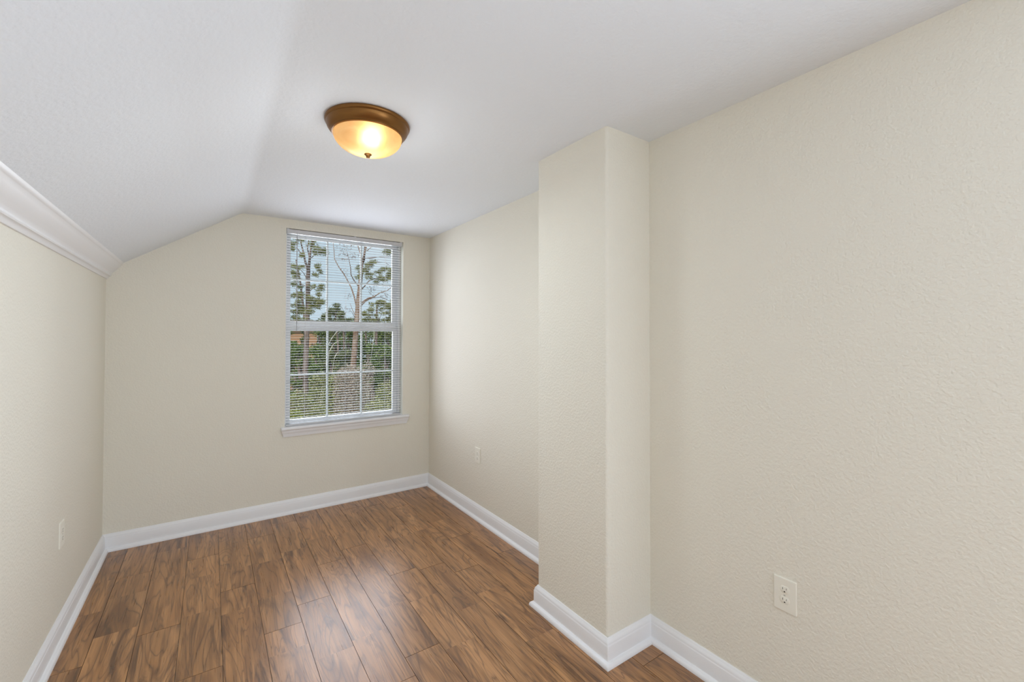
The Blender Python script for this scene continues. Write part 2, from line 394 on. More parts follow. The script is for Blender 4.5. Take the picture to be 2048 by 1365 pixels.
# ------------------------------------------------------------------ baseboards (profile swept with mitred corners)
PROF = [(0,0),(0.037,0),(0.037,0.006),(0.0355,0.012),(0.032,0.018),(0.027,0.0215),(0.0195,0.023),(0.018,0.0245),(0.018,0.084),(0.0165,0.088),
        (0.0150,0.090),(0.0150,0.095),(0.013,0.100),(0.0095,0.105),(0.0065,0.109),(0.005,0.1125),(0.003,0.115),(0,0.115)]
def sweep(name, path, label, cat='baseboard', mitre_ends=(None, None)):
    """path: plan points; the board lies to the LEFT of the walking direction"""
    P = [Vector((x, y)) for x, y in path]; rings = []
    for i, p in enumerate(P):
        def nrm(a, b_):
            d = (b_-a).normalized(); return Vector((-d.y, d.x))
        if 0 < i < len(P)-1:
            n1, n2 = nrm(P[i-1], p), nrm(p, P[i+1]); off = (n1+n2)/(1+n1.dot(n2))
        else:
            a, b_ = (P[0], P[1]) if i == 0 else (P[-2], P[-1]); n = nrm(a, b_); d = (b_-a).normalized()
            e = mitre_ends[0 if i == 0 else 1]
            off = n if e is None else n + d*e
        rings.append([(p.x+off.x*o, p.y+off.y*o, z) for o, z in PROF])
    mb = MB(); mb.loft(rings)
    return tag(mb.build(name, m_trim, smooth=True), label, cat, kind='structure')
# walking so that the room is on the left
sweep('baseboard_left', [(XL, D), (XL, YB)], 'white baseboard running along the low left wall', mitre_ends=(1.0, None))
sweep('baseboard_back', [(XR, D), (XL, D)], 'white baseboard under the window wall', mitre_ends=(1.0, -1.0))
sweep('baseboard_right', [(XR, Y2), (XR, D)], 'white baseboard of the right wall between pillar and far corner', mitre_ends=(None, -1.0))
sweep('baseboard_pillar', [(XR, Y1), (XC, Y1), (XC, Y2), (XR-0.04, Y2)], 'white baseboard wrapped around the foot of the pillar', mitre_ends=(1.0, None))
sweep('baseboard_near', [(XR, YB), (XR, Y1)], 'white baseboard of the right wall on the near side of the pillar', mitre_ends=(None, -1.0))

# crown moulding on the left wall, under the slope
CP = [(-0.597,1.860),(-0.590,1.860),(-0.586,1.866),(-0.583,1.874),(-0.577,1.878),(-0.572,1.879),(-0.569,1.884),(-0.572,1.890),(-0.571,1.895),
      (-0.562,1.906),(-0.5486,1.919),(-0.535,1.935),(-0.5245,1.950),(-0.518,1.961),(-0.5145,1.964),(-0.5115,1.966),(-0.5075,1.972),(-0.505,slope_z(-0.505)+0.002),(-0.597,slope_z(-0.597)+0.002)]
mb = MB(); mb.loft([[(x, y, z) for x, z in CP] for y in (YB, D)])
crown = tag(mb.build('trim_1', m_trim, smooth=True), 'white crown moulding between the left wall and the sloped ceiling', 'moulding', kind='structure')

# ------------------------------------------------------------------ window
win = tag(empty('window_1', ((WX0+WX1)/2, D+0.12, WZ0)), 'white double-hung window with a grid of panes in the end wall', 'window', kind='structure')
def wp(mb, name, m, **k):
    o = mb.build(name, m, None, **k); o.parent = win; o.matrix_parent_inverse = Matrix.Translation(-Vector(win.location)); o['kind'] = 'structure'; return o
def wsub(mb, name, m, par, **k):
    o = mb.build(name, m, None, **k); o.parent = par; o['kind'] = 'structure'; return o
def ringbox(mb, x0, x1, z0, z1, l, r, bt, tp, y0, y1):
    mb.box(x0, x0+l, y0, y1, z0, z1); mb.box(x1-r, x1, y0, y1, z0, z1)
    mb.box(x0+l, x1-r, y0, y1, z0, z0+bt); mb.box(x0+l, x1-r, y0, y1, z1-tp, z1)
    return mb
ZS = 0.716                                   # top of the stool
mb = MB(); ringbox(mb, WX0, WX1, ZS-0.012, WZ1, 0.020, 0.020, 0.018, 0.018, D+0.085, D+WT+0.01)
ringbox(mb, WX0+0.020, WX1-0.020, ZS+0.006, WZ1-0.018, 0.008, 0.008, 0.004, 0.006, D+0.131, D+0.135)
wp(mb, 'window_frame', m_vinyl)
GL, GR = 0.558, 1.453                        # sight lines of the glass
SB, MR, ST = 0.752, 1.512, 1.556             # lower sash: glass bottom, glass top, top of its meeting rail
def sash(name, x0, x1, z0, z1, gb, gt, yf, yb_, glass_y):
    mb = MB(); ringbox(mb, x0, x1, z0, z1, GL-x0, x1-GR, gb-z0, z1-gt, yf, yb_)
    # inner glazing bead, a small step
    ringbox(mb, GL-0.008, GR+0.008, gb-0.008, gt+0.008, 0.010, 0.010, 0.010, 0.010, yf+0.006, yb_-0.004)
    s = wp(mb, name, m_vinyl)
    mb = MB(); w_ = 0.008; zm = (gb+gt)/2
    for k in (1, 2):
        xm = GL+(GR-GL)*k/3+0.003
        mb.box(xm-w_, xm+w_, glass_y-0.004, glass_y+0.004, gb-0.004, gt+0.004)
    mb.box(GL-0.004, GR+0.004, glass_y-0.0042, glass_y+0.0042, zm-w_, zm+w_)
    wsub(mb, 'glazing_bars', m_vinyl, s)
    mb = MB(); mb.box(GL-0.005, GR+0.005, glass_y-0.008, glass_y-0.006, gb-0.005, gt+0.005)
    wsub(mb, 'glass_pane', m_glass, s)
    return s
# children of a sash keep world coordinates through the sash's own parent inverse
sl = sash('lower_sash', WX0+0.022, WX1-0.022, ZS+0.004, ST, SB, MR, D+0.102, D+0.130, D+0.117)
su = sash('upper_sash', WX0+0.022, WX1-0.022, ST-0.002, WZ1-0.018, 1.597, WZ1-0.05, D+0.132, D+0.156, D+0.147)
mb = MB(); xm = (GL+GR)/2+0.005
mb.box(xm-0.032, xm+0.032, D+0.106, D+0.128, ST, ST+0.006); mb.box(xm-0.012, xm+0.024, D+0.102, D+0.118, ST+0.006, ST+0.012)
mb.lathe([(0, 0.014+ST), (0.009, 0.013+ST), (0.010, ST+0.005)], xm, D+0.118, 20)
wp(mb, 'sash_lock', m_vinyl)
# stool with rounded nose and ears
mb = MB(); nose = [(D+0.09, ZS), (D-0.026, ZS), (D-0.031, ZS-0.002), (D-0.0355, ZS-0.007), (D-0.037, ZS-0.0135), (D-0.0355, ZS-0.021), (D-0.031, ZS-0.026), (D-0.027, ZS-0.028), (D-0.025, ZS-0.033), (D+0.0, ZS-0.033), (D+0.09, ZS-0.033)]
inner = [(y, z) for y, z in nose]
mb.loft([[(x, y, z) for y, z in inner] for x in (WX0, WX1)])
ear = [(min(y, D), z) for y, z in nose]
def shrink(r, f):  # round the ear's end
    cy, cz = D-0.005, ZS-0.015
    return [(cy+(y-cy)*f, cz+(z-cz)*f) if y < D-0.001 else (y, cz+(z-cz)*f) for y, z in r]
for xs in ((0.488, 0.4815, 0.478), (1.562, 1.5695, 1.574)):
    x_in = WX0 if xs[0] < 1 else WX1
    mb.loft([[(x, y, z) for y, z in shrink(ear, f)] for x, f in ((x_in, 1.0), (xs[0], 1.0), (xs[1], 0.93), (xs[2], 0.72))])
wp(mb, 'window_sill', m_trim, smooth=True)
mb = MB(); ap = [(0.0, ZS-0.033, 0.0), (0.026, ZS-0.033, 0.0), (0.0245, ZS-0.042, 0.001), (0.018, ZS-0.053, 0.006), (0.014, ZS-0.062, 0.009), (0.014, ZS-0.066, 0.0095), (0.012, ZS-0.070, 0.0105), (0.011, ZS-0.082, 0.012), (0.0, ZS-0.082, 0.012)]
mb.loft([[(0.484+i, D-o_, z) for o_, z, i in ap], [(1.566-i, D-o_, z) for o_, z, i in ap]])
wp(mb, 'apron', m_trim, smooth=True)

# unseen window added in the right wall to carry fill light
win2 = tag(empty('fill_window_side', (XR+0.06, (SY0+SY1)/2, SZ0)), 'added white framed window in the right wall behind the camera, for fill light', 'window', kind='structure')
def w2(mb, name, m):
    o = mb.build(name, m, None); o.parent = win2; o.matrix_parent_inverse = Matrix.Translation(-Vector(win2.location)); o['kind'] = 'structure'
mb = MB(); q = 0.05
for y0, y1, z0, z1 in ((SY0, SY0+q, SZ0, SZ1), (SY1-q, SY1, SZ0, SZ1), (SY0+q, SY1-q, SZ0, SZ0+q), (SY0+q, SY1-q, SZ1-q, SZ1), (SY0+q, SY1-q, (SZ0+SZ1)/2-0.02, (SZ0+SZ1)/2+0.02)):
    mb.box(XR+0.05, XR+0.10, y0, y1, z0, z1)
w2(mb, 'window_frame', m_vinyl)
mb = MB(); mb.box(XR+0.072, XR+0.075, SY0+q, SY1-q, SZ0+q, SZ1-q); w2(mb, 'glass_pane', m_glass)
win3 = tag(empty('fill_window_rear', ((RX0+RX1)/2, YB-0.06, RZ0)), 'added white framed window in the wall behind the camera, for fill light', 'window', kind='structure')  # unseen window added in the rear wall to carry fill light
def w3(mb, name, m):
    o = mb.build(name, m, None); o.parent = win3; o.matrix_parent_inverse = Matrix.Translation(-Vector(win3.location)); o['kind'] = 'structure'
mb = ringbox(MB(), RX0, RX1, RZ0, RZ1, q, q, q, q, YB-0.10, YB-0.05); mb.box((RX0+RX1)/2-0.02, (RX0+RX1)/2+0.02, YB-0.10, YB-0.05, RZ0+q, RZ1-q)
w3(mb, 'window_frame', m_vinyl)
mb = MB(); mb.box(RX0+q, RX1-q, YB-0.077, YB-0.074, RZ0+q, RZ1-q); w3(mb, 'glass_pane', m_glass)

# ------------------------------------------------------------------ mini blind
BX0, BX1 = WX0+0.006, 1.500
bl = tag(empty('window_blind', ((WX0+WX1)/2, D+0.02, WZ1-0.03)), 'white horizontal mini blind with open slats hanging in the window', 'blind')
def bpart(mb, name, m, par=None, **k):
    o = mb.build(name, m, None, **k)
    if par is None: o.parent = bl; o.matrix_parent_inverse = Matrix.Translation(-Vector(bl.location))
    else: o.parent = par
    return o
mb = MB(); y0, y1, z0, z1 = D+0.004, D+0.034, WZ1-0.040, WZ1-0.004
hr = [(y0, z0+0.002), (y0+0.002, z0), (y1, z0), (y1, z1), (y0+0.004, z1), (y0+0.001, z1-0.002), (y0-0.001, z1-0.005), (y0, z1-0.008)]
mb.loft([[(x, y, z) for y, z in hr] for x in (BX0, BX1)])
head = bpart(mb, 'headrail', m_rail, smooth=True)
mb = MB(); mb.box(BX0-0.003, BX0+0.016, D+0.001, D+0.035, z0-0.002, WZ1-0.001); bpart(mb, 'end_bracket', m_rail, head, bevel=0.001)
mb = MB(); mb.box(BX1-0.016, BX1+0.003, D+0.001, D+0.035, z0-0.002, WZ1-0.001); bpart(mb, 'end_bracket', m_rail, head, bevel=0.001)
mb = MB(); mb.box(1.055, 1.075, D+0.0005, D+0.012, z1-0.004, z1+0.003); bpart(mb, 'centre_bracket', m_latch, head)
# slats
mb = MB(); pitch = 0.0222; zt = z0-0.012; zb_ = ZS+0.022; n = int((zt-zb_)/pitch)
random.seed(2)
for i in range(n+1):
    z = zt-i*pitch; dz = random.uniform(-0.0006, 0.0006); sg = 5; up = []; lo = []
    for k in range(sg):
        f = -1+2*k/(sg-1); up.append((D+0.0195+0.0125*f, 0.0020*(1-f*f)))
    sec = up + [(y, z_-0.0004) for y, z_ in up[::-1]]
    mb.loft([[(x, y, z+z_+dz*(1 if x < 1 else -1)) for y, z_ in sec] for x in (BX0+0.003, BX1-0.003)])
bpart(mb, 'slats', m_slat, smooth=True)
mb = MB(); mb.box(BX0+0.002, BX1-0.002, D+0.008, D+0.031, ZS+0.002, ZS+0.016); bpart(mb, 'bottom_rail', m_rail, bevel=0.003)
for cx in (0.658, 0.990, 1.346):
    mb = MB()
    for y in (D+0.0065, D+0.0325): mb.tube([(cx, y, z0), (cx, y, ZS+0.01)], 0.0006, 4)
    mb.tube([(cx+0.003, D+0.0195, z0), (cx+0.003, D+0.0195, ZS+0.014)], 0.0006, 4)
    bpart(mb, 'ladder_cord', m_cord)
mb = MB(); mb.tube([(0.589, D+0.003, z0+0.012), (0.589, D+0.001, z0-0.02)], 0.0015, 6); mb.tube([(0.589, D+0.001, z0-0.015), (0.591, D-0.002, 1.512)], 0.0034, 6)
bpart(mb, 'tilt_wand', m_wand)
mb = MB()
for dx in (0, 0.006): mb.tube([(1.474+dx, D+0.002, z0+0.01), (1.474+dx, D+0.001, 1.3), (1.472+dx, D+0.002, 0.80)], 0.0011, 5)
mb.lathe([(0, 0.765), (0.006, 0.767), (0.0045, 0.785), (0.002, 0.802), (0, 0.802)], 1.475, D+0.001, 14)
bpart(mb, 'lift_cord', m_cord)

# pale touched-up marks where something was screwed to the wall
for x, z, w_, lb in ((0.4745, 2.374, 'left', 'small pale painted-over mark above the window, left corner'), (1.546, 2.362, 'right', 'small pale painted-over mark above the window, right corner')):
    mb = MB(); mb.box(x-0.004, x+0.004, D-0.0025, D+0.001, z-0.014, z+0.014)
    tag(mb.build('wall_mark', m_patch, bevel=0.0008), lb, 'wall mark', 'painted marks over the window')

# ------------------------------------------------------------------ electrical outlets
def rrect(w, h, r, n=5):
    pts = []
    for cx, cz, a0 in ((w-r, h-r, 0), (-(w-r), h-r, pi/2), (-(w-r), -(h-r), pi), (w-r, -(h-r), 1.5*pi)):
        for k in range(n): a = a0+(pi/2)*k/(n-1); pts.append((cx+r*cos(a), cz+r*sin(a)))
    return pts
def make_outlet():
    root = empty('electrical_outlet')
    mb = MB(); W, Hh = 0.0395, 0.0620
    rings = []
    for d, f in ((0.0, 1.0), (0.0035, 1.0), (0.0052, 0.975), (0.0058, 0.93)):
        rings.append([(x*f, -d, z*(1-(1-f)*W/Hh)) for x, z in rrect(W, Hh, 0.003)])
    mb.loft(rings); mb.build('cover_plate', m_ivory, root)
    for s in (1, -1):
        cz = 0.0195*s; mb = MB(); pts = []
        for k in range(40):
            a = 2*pi*k/40; pts.append((0.0172*cos(a), max(-0.0140, min(0.0140, 0.0172*sin(a)))))
        mb.loft([[(x*f, -d, cz+z*f) for x, z in pts] for d, f in ((0.0050, 1.06), (0.0061, 1.03), (0.0056, 1.00), (0.0064, 0.98), (0.0067, 0.94))])
        rc = mb.build('receptacle', m_ivory, root, smooth=True)
        mb = MB(); mb.box(-0.0070, -0.0055, -0.0070, -0.0060, cz+0.0005, cz+0.0085); mb.build('slot', m_dark, rc)
        mb = MB(); mb.box(0.0055, 0.0069, -0.0070, -0.0060, cz+0.0015, cz+0.0080); mb.build('slot', m_dark, rc)
        mb = MB(); pts = [(0.0027*cos(a), max(-0.0016, 0.0027*sin(a))) for a in [2*pi*k/16 for k in range(16)]]
        mb.loft([[(x, y, cz-0.0068+z) for x, z in pts] for y in (-0.0060, -0.0071)]); mb.build('ground_hole', m_dark, rc)
    mb = MB(); mb.loft([[(0.0034*f*cos(2*pi*k/16), -d, 0.0034*f*sin(2*pi*k/16)) for k in range(16)] for d, f in ((0.005, 1.0), (0.0066, 1.0), (0.0074, 0.6))])
    mb.build('screw', m_screw, root, smooth=True)
    return root
def copy_tree(o, parent=None):
    c_ = o.copy(); COL.objects.link(c_)
    if parent is not None: c_.parent = parent
    for ch in list(o.children): copy_tree(ch, c_)
    return c_
proto = make_outlet()
for i, (loc, rz, lb) in enumerate((((XR, 0.783, 0.5045), -pi/2, 'ivory duplex outlet low on the right wall, on the near side of the pillar'),
                                   ((XR, 3.080, 0.5045), -pi/2, 'ivory outlet on the right wall between the pillar and the window'),
                                   ((XL, 3.032, 0.4985), pi/2, 'ivory outlet on the low left wall, seen almost edge-on'))):
    o = proto if i == 0 else copy_tree(proto)
    o.location = loc; o.rotation_euler = (0, 0, rz); tag(o, lb, 'outlet', 'wall outlets')

# ------------------------------------------------------------------ ceiling light
LX, LY = 0.580, 2.000
lamp = tag(empty('ceiling_light', (LX, LY, H)), 'lit flush-mount ceiling light with amber glass bowl and bronze pan', 'ceiling light')
mb = MB(); mb.lathe([(0.0, -0.002), (0.0, 0.0), (0.180, 0.0), (0.184, -0.004), (0.1845, -0.009), (0.182, -0.014), (0.1785, -0.0165), (0.1775, -0.0175), (0.1785, -0.019), (0.178, -0.0215),
                     (0.1745, -0.031), (0.169, -0.040), (0.1625, -0.047), (0.1575, -0.050), (0.1555, -0.0535), (0.1565, -0.056), (0.1545, -0.0595), (0.1495, -0.060), (0.1480, -0.056), (0.150, -0.010), (0.0, -0.006)], seg=96)
mb.build('pan', m_bronze, lamp, smooth=True)
bp_ = [(0.1492, -0.054), (0.1490, -0.058)]
for k in range(1, 19):
    a = (pi/2)*k/18; bp_.append((0.149*cos(a)**0.92 if k < 18 else 0.0, -0.058-0.083*sin(a)))
mb = MB(); mb.lathe(bp_, seg=96); bowl = mb.build('glass_bowl', m_bowl, lamp, smooth=True)
mb = MB(); mb.lathe([(0, -0.138), (0.0155, -0.1395), (0.0165, -0.1425), (0.0145, -0.1455), (0.0105, -0.1475), (0.0085, -0.1505), (0.0085, -0.1545), (0.006, -0.158), (0, -0.159)], seg=40)
mb.build('finial', m_bronze, lamp, smooth=True)
mb = MB(); mb.lathe([(0, -0.036), (0.012, -0.038), (0.022, -0.048), (0.026, -0.060), (0.023, -0.071), (0.013, -0.080), (0, -0.083)], 0.012, -0.012, 28)
mb.build('bulb', m_bulb, lamp, smooth=True)
ll = bpy.data.lights.new('added_fill_disk', 'AREA'); ll.shape = 'DISK'; ll.size = 0.28; ll.energy = 5.6; ll.color = (0.82, 0.93, 1.0)  # extra downward fill under the bowl, more than the lamp itself gives
llo = bpy.data.objects.new('added_fill_disk', ll); COL.objects.link(llo); llo.location = (LX, LY, H-0.165)
lp = bpy.data.lights.new('added_fill_point', 'POINT'); lp.energy = 2.3; lp.shadow_soft_size = 0.12; lp.color = (0.92, 0.97, 1.0)  # extra fill added below the lamp to lift the upper walls
lpo = bpy.data.objects.new('added_fill_point', lp); COL.objects.link(lpo); lpo.location = (LX, LY, H-0.31)

# ------------------------------------------------------------------ outside: ground, trees, shrubs, a house
GZ = -3.0
mb = MB(); mb.box(-30, 60, D+0.6, 90, GZ-0.3, GZ)
tag(mb.build('ground', m_ground), 'leaf-strewn ground outside below the window', 'ground', kind='structure')

rnd = random.Random(11)
def leaf(mb, p, d, L, w, tone):
    """one leaf: a bent pair of triangles along d"""
    d = d.normalized(); s = d.cross(Vector((rnd.uniform(-1, 1), rnd.uniform(-1, 1), rnd.uniform(-1, 1))))
    if s.length < 1e-3: s = d.orthogonal()
    s.normalize(); o = len(mb.v)
    mb.v += [tuple(p), tuple(p+d*L*0.5+s*w), tuple(p+d*L), tuple(p+d*L*0.5-s*w)]
    mb.f.append((o, o+1, o+2, o+3)); mb.tone.append(tone)
def rdir(up=0.0):
    while True:
        v = Vector((rnd.uniform(-1, 1), rnd.uniform(-1, 1), rnd.uniform(-1, 1)))
        if 0.05 < v.length < 1: break
    v.normalize(); v.z += up; return v.normalized()
def tufts(mb, c, rx, ry, rz, n, L, w, k=6):
    """needle tufts inside an ellipsoid"""
    for _ in range(n):
        q = rdir()*(rnd.random()**0.45); p = Vector((c.x+q.x*rx, c.y+q.y*ry, c.z+q.z*rz))
        tn = min(1, max(0, 0.5+rnd.gauss(0, 0.22)))
        for _ in range(k): leaf(mb, p, rdir(0.35), L*rnd.uniform(0.6, 1.1), w, min(1, max(0, tn+rnd.uniform(-0.12, 0.12))))
def leaves(mb, c, rx, ry, rz, n, L, w, shell=0.5):
    for _ in range(n):
        q = rdir()*(rnd.random()**shell); p = Vector((c.x+q.x*rx, c.y+q.y*ry, c.z+q.z*rz))
        leaf(mb, p, rdir(0.1), L*rnd.uniform(0.5, 1.2), w*rnd.uniform(0.7, 1.2), rnd.random())
def pxs(Y, u=680): # metres per photo pixel at depth Y
    return (at(u+1, V0, Y)-at(u, V0, Y)).x
def path(pts, Y, dY=0.0):
    return [at(u, v, Y+dY*i/max(1, len(pts)-1)) for i, (u, v) in enumerate(pts)]
def root_at(name, u, Y, label, cat, group=None):
    p = at(u, V0, Y); o = empty(name, (p.x, Y, GZ)); return tag(o, label, cat, group)
def part(mb, name, m, root, **k):
    o = mb.build(name, m, None, **k); o.parent = root; o.matrix_parent_inverse = Matrix.Translation(-Vector(root.location)); return o
def foot(u, Y): 
    p = at(u, V0, Y); return Vector((p.x, Y, GZ-0.05))

def pine(name, Y, trunk, tr_px, branches, blobs, label, group, bark, needles, dens=1.0, twigs=()):
    s = pxs(Y); root = root_at(name, trunk[0][0], Y, label, 'tree', group)
    mb = MB(); p = path(trunk, Y); p = [foot(trunk[0][0], Y)]+p
    mb.tube(p, [tr_px[0]*s*1.25]+[r*s for r in tr_px], 9)
    for pts, r, dy in branches: mb.tube(path(pts, Y, dy), [r*s*(1-0.65*i/(len(pts)-1)) for i in range(len(pts))], 5)
    part(mb, 'trunk', bark, root, smooth=True)
    mb = MB()
    for u, v, ru, rv in blobs:
        for _k in range(4):
            ru_, rv_ = ru*rnd.uniform(0.5, 0.85), rv*rnd.uniform(0.4, 0.7)
            c_ = at(u+rnd.uniform(-0.75, 0.75)*ru, v+rnd.uniform(-0.6, 0.6)*rv, Y+rnd.uniform(-0.6, 0.6)); n_ = int(dens*ru_*rv_*0.50)+3
            tufts(mb, c_, ru_*s, max(ru_, rv_)*s*0.9, rv_*s, n_, 7.0*s, 0.5*s)
    part(mb, 'foliage', needles, root, tone=True)
    if twigs:
        mb = MB(); mbl = MB()
        for u, v, ru, rv, n_ in twigs:
            for _ in range(n_):
                q = rdir()*rnd.random()**0.5; c_ = at(u+q.x*ru, v+q.z*rv, Y+q.y*0.5); d = rdir(0.2)
                mb.tube([c_, c_+d*s*3, c_+d*s*5+rdir()*s*2], [0.22*s, 0.18*s, 0.1*s], 3)
                for _k in range(3): leaf(mbl, c_+d*s*rnd.uniform(2, 6), rdir(), 1.7*s, 0.7*s, rnd.random())
        part(mb, 'twigs', m_twig, root, kind='stuff')
        part(mbl, 'dry_leaves', m_bleaf, root, tone=True, kind='stuff')
    return root

pine('pine_tree', 14.0, [(612, 815), (611, 740), (613, 680), (614.5, 640), (616, 590), (616, 555), (617, 540)], [5.5, 5.2, 5.0, 4.6, 4.2, 4.0, 3.6],
     [([(617, 545), (611, 525), (607, 505), (603, 490), (600, 470)], 2.6, 0.3), ([(617, 542), (619, 520), (621, 500), (626, 482), (628, 462)], 3.0, -0.3),
      ([(619, 515), (615, 498), (617, 480), (615, 462)], 1.6, 0.5), ([(611, 520), (602, 508), (595, 497), (588, 494)], 1.3, 0.5), ([(615, 560), (606, 545), (598, 538)], 1.0, -0.4),
      ([(616, 610), (628, 602), (642, 605)], 1.2, 0.6), ([(615, 630), (604, 622), (590, 618)], 1.2, 0.6), ([(617, 585), (628, 575), (640, 573)], 0.9, -0.3), ([(618, 520), (632, 508), (648, 505)], 1.0, 0.4),
      ([(613, 600), (600, 592), (586, 590)], 0.8, 0.3), ([(616, 575), (600, 567), (582, 563)], 0.8, 0.3)],
     [(586,472,6,6),(600,478,9,6),(612,470,7,4),(629,480,9,6),(640,476,6,3),(588,488,8,4),(584,498,6,4),(634,498,11,4),(645,505,9,5),(632,506,9,4),(650,500,4,3),(585,532,6,5),(586,545,6,6),(601,537,8,5),(634,535,7,5),(640,543,4,4),
      (629,550,6,3),(587,557,6,4),(625,490,8,3),(606,512,7,4),(640,578,6,6),(636,590,7,4),(626,574,6,3),(645,574,4,3),(628,604,14,5),(640,603,8,5),(643,608,5,4),(603,592,9,6),(589,590,5,6),(596,602,7,6),(620,598,8,5),
      (590,613,8,5),(608,618,15,6),(625,614,10,6),(633,613,6,6),(586,625,7,6),(602,627,9,4),(590,636,8,5),(606,640,10,4),(622,626,6,3)],
     'tall forked pine with a dark trunk behind the left column of panes', None, m_bark, m_needle)
pine('pine_tree', 16.0, [(612, 700), (610, 640), (606, 610), (603, 585), (600, 560), (596, 545), (592, 520)], [3.0, 2.8, 2.4, 2.0, 1.8, 1.5, 1.0],
     [([(606, 605), (596, 585), (588, 575)], 0.9, 0.4), ([(601, 565), (590, 552), (582, 545)], 0.8, 0.4)],
     [(596,560,5,3),(588,570,5,4),(594,548,5,4),(600,575,4,3)],
     'thin leaning pine just behind the forked left pine', None, m_bark, m_needled)
pine('pine_tree', 13.0, [(703, 790), (705, 755), (709, 705), (712, 662), (715, 625), (717, 600), (720, 572), (723, 545), (727, 520), (731, 495), (734, 468)], [6.5, 6.2, 6.0, 5.6, 5.2, 4.8, 4.3, 3.9, 3.3, 3.0, 2.6],
     [([(714, 618), (708, 592), (702, 575), (690, 552), (676, 532), (669, 518), (668, 500), (666, 485)], 1.7, 0.7), ([(716, 572), (707, 560), (702, 550), (701, 535), (698, 520), (694, 505)], 1.4, -0.5),
      ([(724, 520), (720, 505), (716, 492), (707, 485), (690, 483), (668, 480)], 1.6, 0.6), ([(734, 502), (742, 495), (752, 494), (765, 498)], 0.9, 0.4),
      ([(723, 606), (735, 598), (750, 593), (760, 586), (774, 582), (784, 574)], 1.9, -0.6), ([(722, 612), (732, 602), (745, 596), (760, 595), (770, 598), (778, 602)], 1.5, 0.6),
      ([(722, 580), (730, 572), (737, 563), (748, 558), (765, 558), (785, 560)], 1.5, 0.5), ([(729, 517), (745, 516), (760, 514), (786, 515)], 1.2, 0.3), ([(712, 520), (700, 519), (685, 519), (668, 518)], 0.8, 0.3),
      ([(725, 545), (738, 532), (752, 525), (770, 525), (780, 532)], 1.2, 0.5), ([(711, 632), (705, 620), (700, 607)], 0.9, 0.4), ([(710, 636), (704, 625), (697, 618)], 0.7, -0.4)],
     [(779,497,9,9),(772,505,7,5),(784,505,5,7),(745,525,9,4),(738,531,8,5),(733,540,10,6),(740,548,8,4),(718,537,5,5),(720,547,5,5),(717,556,5,5),(770,538,11,5),(780,545,7,7),(760,547,9,4),(765,556,12,4),(776,552,8,5),(740,556,7,3),(765,563,9,3),(782,560,5,6),(752,564,6,3)],
     'tall pine with bare curving limbs and an orange-brown trunk, behind the middle panes', None, m_barkr, m_needle, 1.0,
     [(690, 495, 22, 12, 34), (705, 512, 14, 9, 24), (688, 512, 12, 10, 18), (690, 545, 12, 10, 10), (697, 593, 8, 6, 10), (745, 580, 10, 6, 12), (770, 590, 12, 8, 18), (742, 588, 8, 6, 12), (765, 572, 14, 5, 14), (692, 620, 10, 10, 12), (742, 576, 8, 4, 8)])
pine('pine_tree', 22.3, [(752, 700), (753, 660), (753, 640), (754, 615), (758, 602)], [3, 2.8, 2.4, 1.8, 1.0],
     [([(753, 650), (760, 636), (766, 622)], 0.9, 0.3), ([(753, 645), (742, 636), (734, 630)], 0.9, 0.3)],
     [(757,606,6,4),(748,612,9,5),(740,620,9,5),(735,628,10,5),(765,608,8,5),(775,612,10,6),(783,618,8,8),(768,618,8,4),(779,628,10,5),(765,628,8,3),(742,632,14,4),(735,640,10,5),(752,641,10,4),(775,640,12,4),(783,634,6,5),(786,602,5,8)],
     'broad spreading pine low behind the right column of panes', None, m_bark, m_needle)
for Yp, tr_, bl_, lb in ((25.2, [(676, 690), (673, 650), (671, 630), (672, 617)], [(672,614,6,4),(664,620,7,5),(658,627,8,5),(654,634,9,5),(666,630,8,5),(676,619,5,4),(679,624,5,4),(655,642,9,4),(670,642,6,3)], 'mid-distance pine with rounded crown beside the first upright bar'),
                 (22.6, [(688, 690), (687, 650), (686, 635), (686, 624)], [(686,626,4,3),(685,631,6,4),(684,637,9,4),(684,642,12,3),(692,640,6,3),(700,641,6,3)], 'small dark cone-shaped pine left of the orange-brown trunk')):
    pine('pine_tree', Yp, tr_, [2.0, 1.6, 1.2, 0.7], [], bl_, lb, None, m_bark, m_needled, 1.3)

# the wood behind: rows of leafy trees
def tree(u, v_top, ru, Y, m, label, n=3600, Lpx=5.0):
    ru *= 1.3
    s = pxs(Y, u); top = at(u, v_top, Y).z; root = root_at('leafy_tree', u, Y, label, 'tree', 'trees of the wood behind the pines')
    mb = MB(); f = foot(u, Y); zc = (top+GZ)/2
    mb.tube([f, (f.x+0.1, Y, zc), (f.x-0.05, Y+0.1, top-0.4)], [0.16, 0.11, 0.04], 6)
    for k in range(5):
        a = rnd.uniform(0, 2*pi); z = GZ+(top-GZ)*rnd.uniform(0.3, 0.7); mb.tube([(f.x, Y, z), (f.x+ru*s*0.6*cos(a), Y+ru*s*0.6*sin(a), z+0.9)], [0.05, 0.02], 4)
    part(mb, 'trunk', m_bark, root, smooth=True)
    mb = MB(); r = ru*s
    zlow = at(u, 800, Y).z
    for k in range(22):
        a = rnd.uniform(0, 2*pi); q = rnd.random()**0.8; z = zlow+(top-zlow)*q; rr_ = r*(0.6 if q > 0.8 else 1.0)
        if k == 0: rr_ = 0.0; z = top-r*0.32
        leaves(mb, Vector((f.x+rr_*0.75*cos(a), Y+rr_*0.75*sin(a), z-(0.25*r if k else 0))), r*0.55, r*0.55, r*0.40, n//22, Lpx*s, 0.26*Lpx*s, 0.6)
    part(mb, 'foliage', m, root, tone=True)
